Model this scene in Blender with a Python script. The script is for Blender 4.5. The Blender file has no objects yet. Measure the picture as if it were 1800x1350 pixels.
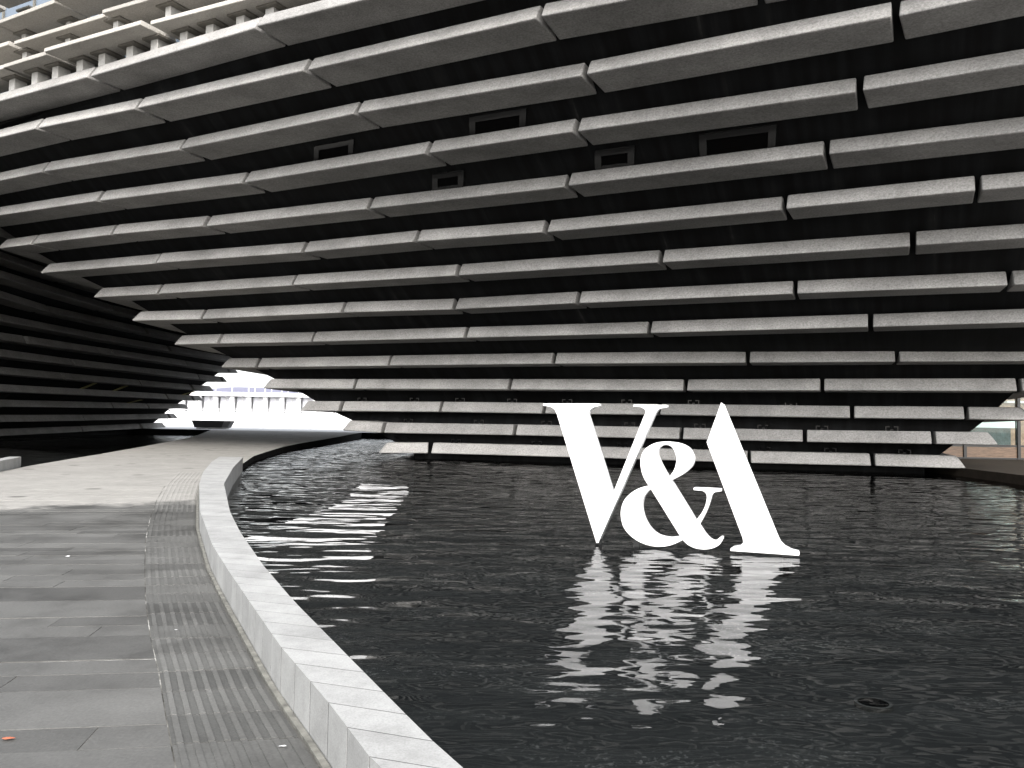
import bpy, bmesh, math, random
from mathutils import Vector, Matrix, noise

rnd = random.Random(7)
C = bpy.context.scene.collection
sc = bpy.context.scene

# ------------------------------------------------------------------ camera, sky, sun, exposure
CAM_Z = 1.38
PITCH = math.radians(2.752)
ROLL = math.radians(1.0312)
cam_d = bpy.data.cameras.new('camera')
cam = bpy.data.objects.new('camera', cam_d)
C.objects.link(cam)
cam_d.sensor_width = 36.0
cam_d.lens = 29.12
cam_d.clip_start = 0.1
cam_d.clip_end = 20000.0
cp, sp = math.cos(PITCH), math.sin(PITCH)
cr, sr = math.cos(ROLL), math.sin(ROLL)
ax, up, fw = Vector((1, 0, 0)), Vector((0, -sp, cp)), Vector((0, cp, sp))
rx = ax * cr + up * sr
uy = up * cr - ax * sr
M = Matrix((rx, uy, -fw)).transposed().to_4x4()
M.translation = Vector((0, 0, CAM_Z))
cam.matrix_world = M
sc.camera = cam

SUN_EL, SUN_AZ = math.radians(35), math.radians(172)     # azimuth from +Y towards +X: behind the camera
SKY_STRENGTH = 0.15
world = bpy.data.worlds.new('World')
sc.world = world
world.use_nodes = True
wn, wl = world.node_tree.nodes, world.node_tree.links
wn.clear()
wo = wn.new('ShaderNodeOutputWorld')
bg = wn.new('ShaderNodeBackground')
sky = wn.new('ShaderNodeTexSky')
sky.sky_type = 'NISHITA'
sky.sun_disc = False
sky.sun_elevation = SUN_EL
sky.sun_rotation = SUN_AZ
sky.dust_density = 3.0
hs = wn.new('ShaderNodeHueSaturation')                     # thin cloud over the blue
hs.inputs['Saturation'].default_value = 0.22
wl.new(sky.outputs[0], hs.inputs['Color'])
wl.new(hs.outputs[0], bg.inputs[0])
bg.inputs[1].default_value = SKY_STRENGTH
wl.new(bg.outputs[0], wo.inputs[0])

sun_d = bpy.data.lights.new('sun', 'SUN')
sun_d.energy = 0.5
sun_d.angle = math.radians(14)
sun_d.color = (1.0, 0.95, 0.88)
sun = bpy.data.objects.new('sun', sun_d)
C.objects.link(sun)
sdir = Vector((math.sin(SUN_AZ) * math.cos(SUN_EL), math.cos(SUN_AZ) * math.cos(SUN_EL), math.sin(SUN_EL)))
sun.rotation_euler = sdir.to_track_quat('Z', 'Y').to_euler()
sun.location = (0, 0, 60)

sc.view_settings.view_transform = 'Standard'
sc.view_settings.look = 'None'
sc.view_settings.gamma = 1.0
sc.view_settings.use_curve_mapping = False
sc.view_settings.exposure = 1.85
sc.cycles.max_bounces = 8
sc.cycles.diffuse_bounces = 5
sc.cycles.glossy_bounces = 4
sc.cycles.transparent_max_bounces = 8
sc.cycles.caustics_reflective = False
sc.cycles.caustics_refractive = False

# ------------------------------------------------------------------ measured plan of the place (metres; camera over the origin, +Y ahead)
FRONT_ROWS = {  # heights and plan of the nose line of each plank course, metres; every point is a joint
 0: [(-5.51,34.86,0.04),(-3.42,35.02,0.07),(3.25,33.37,0.07),(9.05,31.52,0.05),(13.33,30.55,0.07),(16.21,29.58,0.07)],
 1: [(-7.27,35.98,0.95),(-5.51,35.51,0.89),(0.11,34.06,0.91),(6.59,32.18,0.90),(10.90,30.78,0.90),(14.96,29.34,0.93),(16.84,28.63,0.94)],
 2: [(-9.45,37.12,1.79),(-7.59,36.62,1.80),(-3.06,35.33,1.83),(1.31,34.01,1.82),(5.77,32.56,1.83),(12.42,30.20,1.81),(15.86,28.85,1.82),(17.66,28.11,1.81)],
 3: [(-11.13,37.09,2.76),(-6.84,35.81,2.76),(-0.11,33.55,2.76),(6.57,31.41,2.75),(11.07,29.54,2.76),(16.76,27.30,2.75),(17.93,26.82,2.75)],
 4: [(-13.03,37.02,3.66),(-11.33,36.54,3.66),(-5.11,33.99,3.67),(1.54,31.41,3.68),(8.27,29.08,3.67),(12.78,27.40,3.66),(18.13,25.58,3.65)],
 5: [(-14.81,36.19,4.57),(-12.61,35.26,4.57),(-8.23,33.73,4.57),(-1.81,31.04,4.57),(4.67,28.40,4.57),(11.08,25.56,4.57),(17.10,22.80,4.57)],
 6: [(-16.26,35.18,5.47),(-12.93,34.12,5.47),(-6.52,31.24,5.47),(-2.17,29.82,5.47),(2.12,27.73,5.47),(8.51,24.92,5.47),(13.79,22.80,5.47),(17.01,21.51,5.47)],
 7: [(-17.72,34.69,6.38),(-14.49,33.40,6.38),(-8.27,30.65,6.38),(-1.96,27.99,6.38),(4.45,25.10,6.38),(10.79,22.21,6.38),(16.30,19.65,6.38)],
 8: [(-19.62,34.12,7.27),(-13.75,31.50,7.27),(-7.46,28.95,7.27),(-3.25,26.86,7.27),(0.91,25.17,7.27),(7.22,22.03,7.27),(11.31,19.97,7.27),(15.15,18.23,7.27)],
 9: [(-21.25,33.79,8.18),(-19.27,32.76,8.18),(-15.12,30.73,8.18),(-11.03,29.08,8.18),(-4.75,26.23,8.18),(1.44,23.36,8.18),(7.69,20.25,8.18),(11.81,18.30,8.18),(14.27,17.13,8.18)],
 10: [(-22.44,33.01,9.08),(-14.96,29.35,9.08),(-8.91,26.73,9.08),(-2.57,23.41,9.08),(1.52,21.40,9.08),(7.77,18.48,9.08),(11.36,16.53,9.08),(13.04,15.62,9.08)],
 11: [(-42.25,25.04,9.98),(-36.17,27.62,9.98),(-30.10,30.19,9.98),(-24.03,32.77,9.98),(-16.78,28.89,9.98),(-10.81,26.20,9.98),(-4.52,22.82,9.98),(1.64,20.01,9.98),(7.83,16.84,9.98),(10.97,14.97,9.98),(12.02,14.35,9.98)],
 12: [(-43.66,24.46,10.88),(-37.59,27.03,10.88),(-31.52,29.60,10.88),(-25.45,32.18,10.88),(-15.93,27.10,10.88),(-11.75,25.16,10.88),(-5.78,22.13,10.88),(0.47,18.96,10.88),(4.97,17.04,10.88),(8.66,15.46,10.88),(11.83,14.11,10.88)],
 13: [(-45.69,24.67,11.78),(-39.61,27.25,11.78),(-33.54,29.82,11.78),(-27.47,32.40,11.78),(-13.20,24.93,11.78),(-7.01,21.53,11.78),(-1.13,18.70,11.78),(3.41,16.52,11.78),(7.03,14.79,11.78),(9.98,13.37,11.78),(10.89,12.94,11.78)],
}
SIDE_ROWS = {
 1: [(-33.46,40.42,-0.03),(-33.48,47.42,-0.03),(-33.49,54.42,-0.03),(-33.51,65.08,0.15),(-33.09,74.44,0.35),(-32.78,78.71,0.45)],
 2: [(-32.40,38.28,0.91),(-32.31,45.27,0.91),(-32.21,52.27,0.91),(-32.07,62.46,1.03),(-31.12,75.76,1.29),(-30.99,77.07,1.31)],
 3: [(-31.08,36.40,1.85),(-31.09,43.40,1.85),(-31.10,50.40,1.85),(-31.10,51.08,1.85),(-30.60,63.77,2.03),(-30.15,68.95,2.11),(-29.42,75.48,2.21)],
 4: [(-31.11,34.79,2.74),(-30.62,41.77,2.74),(-30.13,48.76,2.74),(-28.69,69.24,2.93),(-28.15,73.29,2.95),(-27.93,74.84,2.96)],
 5: [(-29.84,33.32,3.70),(-29.56,40.32,3.70),(-29.29,47.31,3.70),(-29.03,53.79,3.74),(-28.19,63.13,3.77),(-27.18,70.67,3.80),(-26.74,73.47,3.81),(-26.66,73.95,3.81)],
 6: [(-29.11,31.80,4.59),(-28.75,38.79,4.59),(-28.39,45.78,4.59),(-28.02,52.86,4.59),(-25.93,68.81,4.61),(-25.28,72.53,4.61),(-25.17,73.13,4.61)],
 7: [(-29.44,31.20,5.46),(-28.73,38.17,5.46),(-28.02,45.13,5.46),(-27.79,47.40,5.48),(-26.94,55.84,5.50),(-25.74,65.56,5.49),(-24.74,72.32,5.46),(-24.48,73.90,5.46)],
 8: [(-27.69,30.12,6.36),(-27.57,37.12,6.36),(-27.44,44.12,6.36),(-27.44,44.36,6.36),(-26.96,52.07,6.35),(-25.70,62.11,6.35),(-23.76,74.31,6.32)],
 9: [(-28.29,27.69,7.23),(-27.70,34.66,7.23),(-27.10,41.64,7.23),(-26.96,43.27,7.25),(-26.61,47.47,7.28),(-25.64,57.98,7.25),(-23.06,75.12,7.16)],
 10: [(-27.33,28.44,8.17),(-26.90,35.43,8.17),(-26.48,42.41,8.17),(-26.40,43.75,8.17),(-25.70,53.02,8.15),(-24.27,63.82,8.12),(-22.29,75.95,8.03)],
 11: [(-27.39,26.98,9.06),(-26.78,33.95,9.06),(-26.17,40.93,9.06),(-26.10,41.73,9.07),(-25.57,47.84,9.11),(-24.34,58.53,9.09),(-21.59,77.09,8.90)],
}
SCREEN_ROWS = {
 14: [[(-21.06,28.73,12.68),(-16.82,26.56,12.68)],[(-16.80,26.53,12.68),(-14.93,25.54,12.68)],[(-14.77,25.29,12.68),(-11.03,23.42,12.68)],[(-10.62,23.37,12.68),(-6.57,21.46,12.68)],[(-6.43,21.39,12.68),(-3.28,19.94,12.68)]],
 15: [[(-20.80,28.85,13.57),(-16.96,26.84,13.57)],[(-16.62,26.75,13.57),(-12.78,24.81,13.57)],[(-12.63,24.55,13.57),(-8.45,22.54,13.57)],[(-8.27,22.48,13.57),(-4.62,20.87,13.57)]],
 16: [[(-21.71,29.50,14.48),(-17.67,27.33,14.48)],[(-17.60,27.29,14.48),(-14.88,25.79,14.48)],[(-14.70,25.54,14.48),(-10.26,23.38,14.48)]],
 17: [[(-21.64,28.76,15.38),(-18.52,27.09,15.38)],[(-18.18,26.86,15.38),(-15.21,25.32,15.38)],[(-15.05,25.22,15.38),(-11.06,23.24,15.38)]],
}
KERB_OUTER = [(-0.15,2.83),(-0.42,3.38),(-0.83,4.23),(-1.36,5.33),(-1.94,6.61),(-2.75,8.53),(-3.46,10.32),(-5.09,14.80),(-6.56,19.67),(-8.05,24.98)]
KERB_INNER = [(-0.42,2.82),(-0.54,3.05),(-0.64,3.28),(-0.82,3.63),(-1.16,4.29),(-1.56,5.14),(-2.14,6.38),(-2.72,7.65),(-3.86,10.39),(-5.49,14.70),(-6.58,17.81),(-7.93,22.05),(-9.25,26.71)]
STRIP_EDGE = [(-1.30,3.34),(-1.63,4.02),(-1.88,4.55),(-2.22,5.23),(-2.72,6.29),(-3.34,7.68),(-4.08,9.37),(-4.82,11.17),(-5.76,13.56),(-7.21,17.44),(-8.31,20.70)]
PATH_RIGHT = [(-9.30,29.07),(-9.53,30.82),(-10.13,34.58),(-10.94,40.13),(-11.37,45.09),(-11.67,50.36),(-12.30,60.17),(-13.34,73.30)]
PATH_LEFT = [(-13.17,22.60),(-14.36,27.34),(-16.55,37.31),(-19.55,50.21),(-21.79,57.98),(-27.13,75.16)]
LETTER_V = [(-0.784,1.865),(-0.006,1.872),(0.004,1.840),(-0.071,1.821),(-0.129,1.786),(-0.152,1.728),(0.204,0.689),(0.608,1.727),(0.626,1.761),(0.614,1.801),(0.562,1.828),(0.464,1.833),(0.460,1.863),(0.903,1.862),(0.904,1.827),(0.842,1.819),(0.793,1.803),(0.753,1.751),(0.014,0.020),(-0.014,0.018),(-0.588,1.722),(-0.618,1.780),(-0.667,1.815),(-0.740,1.830),(-0.784,1.834)]
LETTER_A = [(1.590,1.899),(1.626,1.871),(2.289,0.238),(2.319,0.177),(2.369,0.128),(2.449,0.091),(2.529,0.076),(2.539,0.055),(2.533,0.024),(1.715,0.027),(1.711,0.053),(1.757,0.084),(1.840,0.104),(1.871,0.138),(1.860,0.201),(1.412,1.388)]
AMP_OUTER = [(0.912,1.387),(0.951,1.383),(0.991,1.380),(1.030,1.376),(1.066,1.369),(1.100,1.359),(1.132,1.347),(1.161,1.333),(1.186,1.317),(1.206,1.298),(1.222,1.275),(1.235,1.252),(1.245,1.231),(1.253,1.211),(1.257,1.192),(1.259,1.174),(1.259,1.155),(1.256,1.135),(1.250,1.116),(1.242,1.097),(1.231,1.077),(1.216,1.057),(1.198,1.037),(1.178,1.017),(1.156,0.998),(1.130,0.979),(1.102,0.961),(1.073,0.943),(1.048,0.928),(1.026,0.916),(1.007,0.905),(0.990,0.896),(0.971,0.886),(1.286,0.389),(1.303,0.413),(1.321,0.437),(1.338,0.460),(1.354,0.484),(1.366,0.506),(1.378,0.528),(1.387,0.550),(1.396,0.572),(1.403,0.595),(1.409,0.618),(1.413,0.640),(1.416,0.660),(1.418,0.678),(1.418,0.696),(1.416,0.711),(1.412,0.725),(1.405,0.737),(1.395,0.747),(1.385,0.756),(1.373,0.762),(1.361,0.766),(1.348,0.768),(1.334,0.768),(1.319,0.769),(1.304,0.769),(1.288,0.770),(1.271,0.770),(1.255,0.770),(1.253,0.776),(1.250,0.783),(1.248,0.789),(1.248,0.794),(1.251,0.798),(1.255,0.800),(1.261,0.803),(1.265,0.805),(1.602,0.805),(1.602,0.772),(1.581,0.769),(1.560,0.765),(1.539,0.761),(1.522,0.756),(1.509,0.748),(1.499,0.739),(1.491,0.729),(1.484,0.717),(1.479,0.706),(1.476,0.694),(1.474,0.680),(1.470,0.663),(1.463,0.641),(1.456,0.616),(1.447,0.589),(1.438,0.564),(1.429,0.540),(1.420,0.516),(1.409,0.491),(1.396,0.464),(1.381,0.434),(1.364,0.401),(1.346,0.368),(1.329,0.335),(1.346,0.308),(1.364,0.280),(1.381,0.254),(1.398,0.231),(1.415,0.211),(1.431,0.193),(1.447,0.178),(1.462,0.166),(1.476,0.156),(1.490,0.149),(1.503,0.145),(1.515,0.143),(1.527,0.144),(1.537,0.148),(1.548,0.154),(1.557,0.161),(1.567,0.169),(1.576,0.179),(1.585,0.188),(1.593,0.195),(1.600,0.198),(1.608,0.200),(1.614,0.199),(1.618,0.197),(1.622,0.193),(1.625,0.189),(1.625,0.182),(1.623,0.171),(1.616,0.156),(1.606,0.136),(1.593,0.115),(1.579,0.098),(1.563,0.083),(1.545,0.071),(1.525,0.060),(1.505,0.050),(1.485,0.042),(1.464,0.036),(1.442,0.031),(1.421,0.027),(1.399,0.025),(1.378,0.023),(1.357,0.023),(1.335,0.024),(1.314,0.026),(1.292,0.029),(1.270,0.034),(1.249,0.040),(1.229,0.048),(1.210,0.057),(1.191,0.067),(1.174,0.078),(1.159,0.090),(1.145,0.102),(1.132,0.114),(1.119,0.127),(1.092,0.112),(1.065,0.096),(1.038,0.081),(1.011,0.068),(0.984,0.057),(0.957,0.047),(0.929,0.039),(0.902,0.032),(0.875,0.027),(0.849,0.024),(0.821,0.021),(0.792,0.021),(0.760,0.021),(0.727,0.024),(0.693,0.028),(0.659,0.034),(0.625,0.044),(0.590,0.055),(0.556,0.069),(0.524,0.085),(0.493,0.103),(0.463,0.123),(0.435,0.145),(0.410,0.167),(0.389,0.190),(0.371,0.213),(0.355,0.237),(0.341,0.263),(0.330,0.292),(0.321,0.323),(0.315,0.354),(0.310,0.385),(0.308,0.413),(0.308,0.441),(0.311,0.469),(0.316,0.497),(0.323,0.526),(0.333,0.555),(0.345,0.584),(0.360,0.611),(0.379,0.636),(0.401,0.660),(0.425,0.683),(0.450,0.704),(0.476,0.724),(0.504,0.742),(0.533,0.758),(0.562,0.771),(0.590,0.782),(0.618,0.789),(0.646,0.796),(0.673,0.803),(0.659,0.824),(0.644,0.845),(0.630,0.867),(0.617,0.889),(0.605,0.913),(0.594,0.938),(0.585,0.963),(0.577,0.988),(0.572,1.013),(0.567,1.039),(0.564,1.064),(0.563,1.088),(0.562,1.111),(0.562,1.134),(0.564,1.156),(0.569,1.178),(0.576,1.201),(0.586,1.225),(0.598,1.248),(0.613,1.268),(0.629,1.287),(0.648,1.304),(0.669,1.319),(0.690,1.333),(0.713,1.345),(0.738,1.356),(0.763,1.366),(0.790,1.373),(0.819,1.379),(0.850,1.382),(0.881,1.384)]
AMP_UPPER = [(0.934,0.928),(0.915,0.960),(0.895,0.992),(0.877,1.023),(0.860,1.054),(0.844,1.083),(0.830,1.113),(0.818,1.140),(0.808,1.163),(0.801,1.180),(0.796,1.193),(0.793,1.204),(0.792,1.218),(0.792,1.234),(0.793,1.252),(0.797,1.269),(0.802,1.285),(0.811,1.298),(0.822,1.311),(0.834,1.322),(0.846,1.330),(0.858,1.336),(0.871,1.340),(0.883,1.342),(0.897,1.343),(0.912,1.341),(0.927,1.339),(0.942,1.334),(0.957,1.326),(0.969,1.315),(0.981,1.302),(0.991,1.286),(1.001,1.268),(1.010,1.248),(1.017,1.225),(1.024,1.202),(1.028,1.180),(1.030,1.161),(1.030,1.143),(1.028,1.124),(1.024,1.103),(1.019,1.079),(1.012,1.053),(1.003,1.027),(0.992,1.003),(0.979,0.983),(0.965,0.964),(0.949,0.946)]
AMP_LOWER = [(0.701,0.764),(0.679,0.740),(0.656,0.717),(0.636,0.693),(0.619,0.667),(0.607,0.640),(0.599,0.613),(0.594,0.584),(0.591,0.555),(0.591,0.525),(0.593,0.495),(0.598,0.464),(0.606,0.434),(0.615,0.403),(0.627,0.372),(0.641,0.343),(0.656,0.315),(0.673,0.288),(0.692,0.263),(0.713,0.240),(0.735,0.220),(0.758,0.202),(0.782,0.187),(0.807,0.174),(0.835,0.164),(0.866,0.157),(0.900,0.152),(0.934,0.150),(0.967,0.150),(0.998,0.154),(1.027,0.160),(1.057,0.168),(1.086,0.175)]
SIGN_POS = (1.172,11.094)
SIGN_ANGLE = -0.3338
POSTS = {
 14: [(-16.89,27.36),(-15.79,26.77),(-14.85,26.29),(-13.80,25.79),(-12.86,25.30),(-11.74,24.75),(-10.78,24.26),(-9.71,23.75),(-8.77,23.26),(-7.72,22.72),(-6.76,22.24)],
 15: [(-16.48,27.30),(-14.47,26.23),(-12.33,25.01),(-10.31,24.03)],
 16: [(-16.90,27.89),(-14.86,26.93)],
 17: [(-16.96,28.09)],
}

# ------------------------------------------------------------------ materials
def new_mat(name):
    m = bpy.data.materials.new(name)
    m.use_nodes = True
    nt = m.node_tree
    b = nt.nodes['Principled BSDF']
    return m, nt.nodes, nt.links, b


def ramp(n, stops):
    r = n.new('ShaderNodeValToRGB')
    el = r.color_ramp.elements
    while len(el) < len(stops):
        el.new(0.5)
    for e, (p, c) in zip(el, stops):
        e.position = p
        e.color = c if len(c) == 4 else (*c, 1)
    return r


def g(v):
    return (v, v, v)


def noise_node(n, l, scale, detail=4, rough=0.6, vec=None):
    t = n.new('ShaderNodeTexNoise')
    t.inputs['Scale'].default_value = scale
    t.inputs['Detail'].default_value = detail
    t.inputs['Roughness'].default_value = rough
    if vec is not None:
        l.new(vec, t.inputs['Vector'])
    return t


def mix(n, l, fac, a, b, mode='MIX'):
    x = n.new('ShaderNodeMix')
    x.data_type = 'RGBA'
    x.blend_type = mode
    for k, v in ((0, fac), (6, a), (7, b)):
        if isinstance(v, (int, float)):
            x.inputs[k].default_value = v
        elif isinstance(v, tuple):
            x.inputs[k].default_value = (*v, 1)
        else:
            l.new(v, x.inputs[k])
    return x.outputs[2]


def mth(n, l, op, a, b=None, c=None):
    x = n.new('ShaderNodeMath')
    x.operation = op
    for k, v in enumerate((a, b, c)):
        if v is None:
            continue
        if isinstance(v, (int, float)):
            x.inputs[k].default_value = v
        else:
            l.new(v, x.inputs[k])
    return x.outputs[0]


def concrete(name, base, var=0.12, speck=0.25, tint=(1.0, 0.98, 0.94)):
    m, n, l, b = new_mat(name)
    geo = n.new('ShaderNodeNewGeometry')
    pos = geo.outputs['Position']
    big = noise_node(n, l, 0.7, 5, 0.65, pos)
    fine = noise_node(n, l, 19, 4, 0.75, pos)
    agg = n.new('ShaderNodeTexVoronoi')
    agg.inputs['Scale'].default_value = 22
    l.new(pos, agg.inputs['Vector'])
    oi = n.new('ShaderNodeObjectInfo')
    lo = tuple(base * (1 - var) * t for t in tint)
    hi = tuple(base * (1 + var) * t for t in tint)
    r1 = ramp(n, [(0.3, lo), (0.72, hi)])
    l.new(big.outputs[0], r1.inputs[0])
    r2 = ramp(n, [(0.30, g(1 - speck)), (0.62, g(1 + speck * 0.35))])
    l.new(fine.outputs[0], r2.inputs[0])
    c = mix(n, l, 1.0, r1.outputs[0], r2.outputs[0], 'MULTIPLY')
    rr = ramp(n, [(0.0, g(0.86)), (1.0, g(1.1))])
    l.new(oi.outputs['Random'], rr.inputs[0])
    c = mix(n, l, 1.0, c, rr.outputs[0], 'MULTIPLY')
    r3 = ramp(n, [(0.05, g(0.72)), (0.22, g(1.0))])
    l.new(agg.outputs[0], r3.inputs[0])
    c = mix(n, l, 0.55, c, mix(n, l, 1.0, c, r3.outputs[0], 'MULTIPLY'))
    l.new(c, b.inputs['Base Color'])
    b.inputs['Roughness'].default_value = 0.88
    b.inputs['Specular IOR Level'].default_value = 0.25
    bp = n.new('ShaderNodeBump')
    bp.inputs['Strength'].default_value = 0.5
    bp.inputs['Distance'].default_value = 0.02
    h = mth(n, l, 'ADD', fine.outputs[0], mth(n, l, 'MULTIPLY', agg.outputs[0], 0.6))
    l.new(h, bp.inputs['Height'])
    l.new(bp.outputs[0], b.inputs['Normal'])
    return m


MAT = {}
MAT['plank'] = concrete('cast_stone', 0.295, 0.22, 0.4, (1.0, 0.975, 0.94))
MAT['screen'] = concrete('cast_stone_lit', 0.38, tint=(1.0, 0.95, 0.87))  # same stone as the planks, paler and warmer to carry its lit tone


def backing():
    m, n, l, b = new_mat('black_cladding')
    geo = n.new('ShaderNodeNewGeometry')
    sx = n.new('ShaderNodeSeparateXYZ')
    l.new(geo.outputs['Position'], sx.inputs[0])
    c = mth(n, l, 'ADD', mth(n, l, 'MULTIPLY', sx.outputs[0], 0.9), mth(n, l, 'MULTIPLY', sx.outputs[1], -0.43))
    cv = n.new('ShaderNodeCombineXYZ')
    l.new(mth(n, l, 'MULTIPLY', c, 3.2), cv.inputs[0])
    l.new(mth(n, l, 'MULTIPLY', sx.outputs[2], 0.22), cv.inputs[1])
    st = noise_node(n, l, 1.0, 3, 0.6, cv.outputs[0])
    bl = noise_node(n, l, 0.8, 4, 0.6, geo.outputs['Position'])
    f = mth(n, l, 'MULTIPLY', st.outputs[0], mth(n, l, 'ADD', bl.outputs[0], 0.5))
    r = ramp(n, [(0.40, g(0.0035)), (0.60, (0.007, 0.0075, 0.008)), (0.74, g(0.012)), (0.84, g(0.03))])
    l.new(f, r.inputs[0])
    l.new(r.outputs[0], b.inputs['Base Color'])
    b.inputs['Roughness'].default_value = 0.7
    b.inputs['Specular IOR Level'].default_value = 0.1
    return m


MAT['backing'] = backing()


def plain(name, col, rough=0.6, metal=0.0, spec=0.5, var=0.0, scale=8, bump=0.0):
    m, n, l, b = new_mat(name)
    if isinstance(col, (int, float)):
        col = g(col)
    if var:
        geo = n.new('ShaderNodeNewGeometry')
        t = noise_node(n, l, scale, 4, 0.6, geo.outputs['Position'])
        r = ramp(n, [(0.3, tuple(c * (1 - var) for c in col)), (0.7, tuple(min(1, c * (1 + var)) for c in col))])
        l.new(t.outputs[0], r.inputs[0])
        l.new(r.outputs[0], b.inputs['Base Color'])
        if bump:
            bp = n.new('ShaderNodeBump')
            bp.inputs['Strength'].default_value = bump
            bp.inputs['Distance'].default_value = 0.01
            l.new(t.outputs[0], bp.inputs['Height'])
            l.new(bp.outputs[0], b.inputs['Normal'])
    else:
        b.inputs['Base Color'].default_value = (*col, 1)
    b.inputs['Roughness'].default_value = rough
    b.inputs['Metallic'].default_value = metal
    b.inputs['Specular IOR Level'].default_value = spec
    return m


def emit(name, col, s):
    m, n, l, b = new_mat(name)
    b.inputs['Base Color'].default_value = (*col, 1)
    b.inputs['Emission Color'].default_value = (*col, 1)
    b.inputs['Emission Strength'].default_value = s
    return m


MAT['metal'] = plain('grey_bracket_metal', 0.016, 0.0, 0.8, 0.2)
MAT['frame'] = plain('opening_frame_metal', 0.032, 0.2, 0.3)
MAT['void'] = plain('painted_opening', 0.003, 0.9, 0.0, 0.03)
MAT['plate'] = plain('dark_steel_plate', (0.15, 0.14, 0.12), 0.6, 0.2, var=0.2)
MAT['post'] = plain('galvanised_post', (0.42, 0.41, 0.39), 0.6, 0.1, var=0.15)
MAT['white'] = plain('white_letter_paint', 0.78, 0.35, var=0.03, scale=3)
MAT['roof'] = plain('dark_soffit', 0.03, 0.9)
MAT['strut'] = plain('yellow_strut', (0.42, 0.38, 0.16), 0.6)
MAT['quay'] = plain('white_concrete', 0.72, 0.8, var=0.06, scale=2)
MAT['quaydark'] = plain('dark_trough', 0.02, 0.7)
MAT['quaygrey'] = plain('grey_trough_end', 0.12, 0.7)
MAT['rail'] = plain('white_rail', 0.75, 0.5)
MAT['pavglass'] = plain('hazed_glazing', (0.72, 0.72, 0.76), 0.3)  # panes painted pale in place of the haze before them
MAT['hill'] = plain('bluish_hill', (0.16, 0.16, 0.22), 0.95, var=0.15, scale=0.01)  # bluish grey base colour
MAT['ground'] = plain('open_ground', 0.16, 0.9, var=0.15, scale=0.2)
MAT['prom'] = plain('pale_promenade', 0.45, 0.85, var=0.1, scale=1.5)
MAT['plaza'] = plain('pale_plaza', (0.31, 0.302, 0.287), 0.85, var=0.1, scale=0.8)
MAT['terrace'] = plain('brown_terrace', (0.03, 0.024, 0.018), 0.95, 0.0, 0.1, var=0.2, scale=3)
MAT['seal'] = plain('pale_sealant', (0.15, 0.147, 0.13), 0.8, var=0.5, scale=12)
MAT['edge'] = plain('black_edge_and_shade', 0.008, 0.95, 0.0, 0.05, var=0.3, scale=3)  # black side of the path; on the promenade it stands for shade
MAT['mortar'] = plain('grey_mortar', 0.06, 0.9)
MAT['skyglass'] = plain('blue_grey_glazing', (0.12, 0.15, 0.19), 0.2)
MAT['mullion'] = plain('black_mullion', 0.012, 0.4)
MAT['leaf'] = plain('orange_leaf', (0.42, 0.12, 0.06), 0.6, var=0.3, scale=30)
MAT['paper'] = plain('white_scrap', 0.75, 0.7)
MAT['lens'] = plain('dark_lens', 0.008, 0.08)
MAT['rim'] = plain('silt_rim', (0.13, 0.13, 0.125), 0.7, var=0.3, scale=40)
MAT['lamp'] = emit('warm_lamp', (1.0, 0.72, 0.45), 14.0)
MAT['inwall'] = plain('timber_lining', (0.26, 0.17, 0.11), 0.5, var=0.4, scale=3)
MAT['infloor'] = plain('timber_floor', (0.2, 0.13, 0.08), 0.4, var=0.2, scale=4)
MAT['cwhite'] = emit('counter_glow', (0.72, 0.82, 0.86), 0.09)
MAT['cteal'] = plain('teal_panel', (0.05, 0.075, 0.08), 0.4, var=0.5, scale=3)


def oak():
    m, n, l, b = new_mat('oak_veneer')
    geo = n.new('ShaderNodeNewGeometry')
    mp = n.new('ShaderNodeMapping')
    mp.inputs['Scale'].default_value = (0.8, 0.8, 6)
    l.new(geo.outputs['Position'], mp.inputs[0])
    t = noise_node(n, l, 3, 5, 0.7, mp.outputs[0])
    r = ramp(n, [(0.3, (0.06, 0.037, 0.022)), (0.7, (0.16, 0.10, 0.062))])
    l.new(t.outputs[0], r.inputs[0])
    l.new(r.outputs[0], b.inputs['Base Color'])
    b.inputs['Roughness'].default_value = 0.45
    return m


MAT['oak'] = oak()


def glass():
    m, n, l, b = new_mat('window_glass')
    n.remove(b)
    out = n['Material Output']
    tr = n.new('ShaderNodeBsdfTransparent')
    tr.inputs[0].default_value = (0.85, 0.9, 0.88, 1)
    gl = n.new('ShaderNodeBsdfGlossy')
    gl.inputs['Roughness'].default_value = 0.02
    fr = n.new('ShaderNodeFresnel')
    fr.inputs[0].default_value = 1.5
    ms = n.new('ShaderNodeMixShader')
    l.new(fr.outputs[0], ms.inputs[0])
    l.new(tr.outputs[0], ms.inputs[1])
    l.new(gl.outputs[0], ms.inputs[2])
    l.new(ms.outputs[0], out.inputs[0])
    return m


MAT['glass'] = glass()


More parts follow.
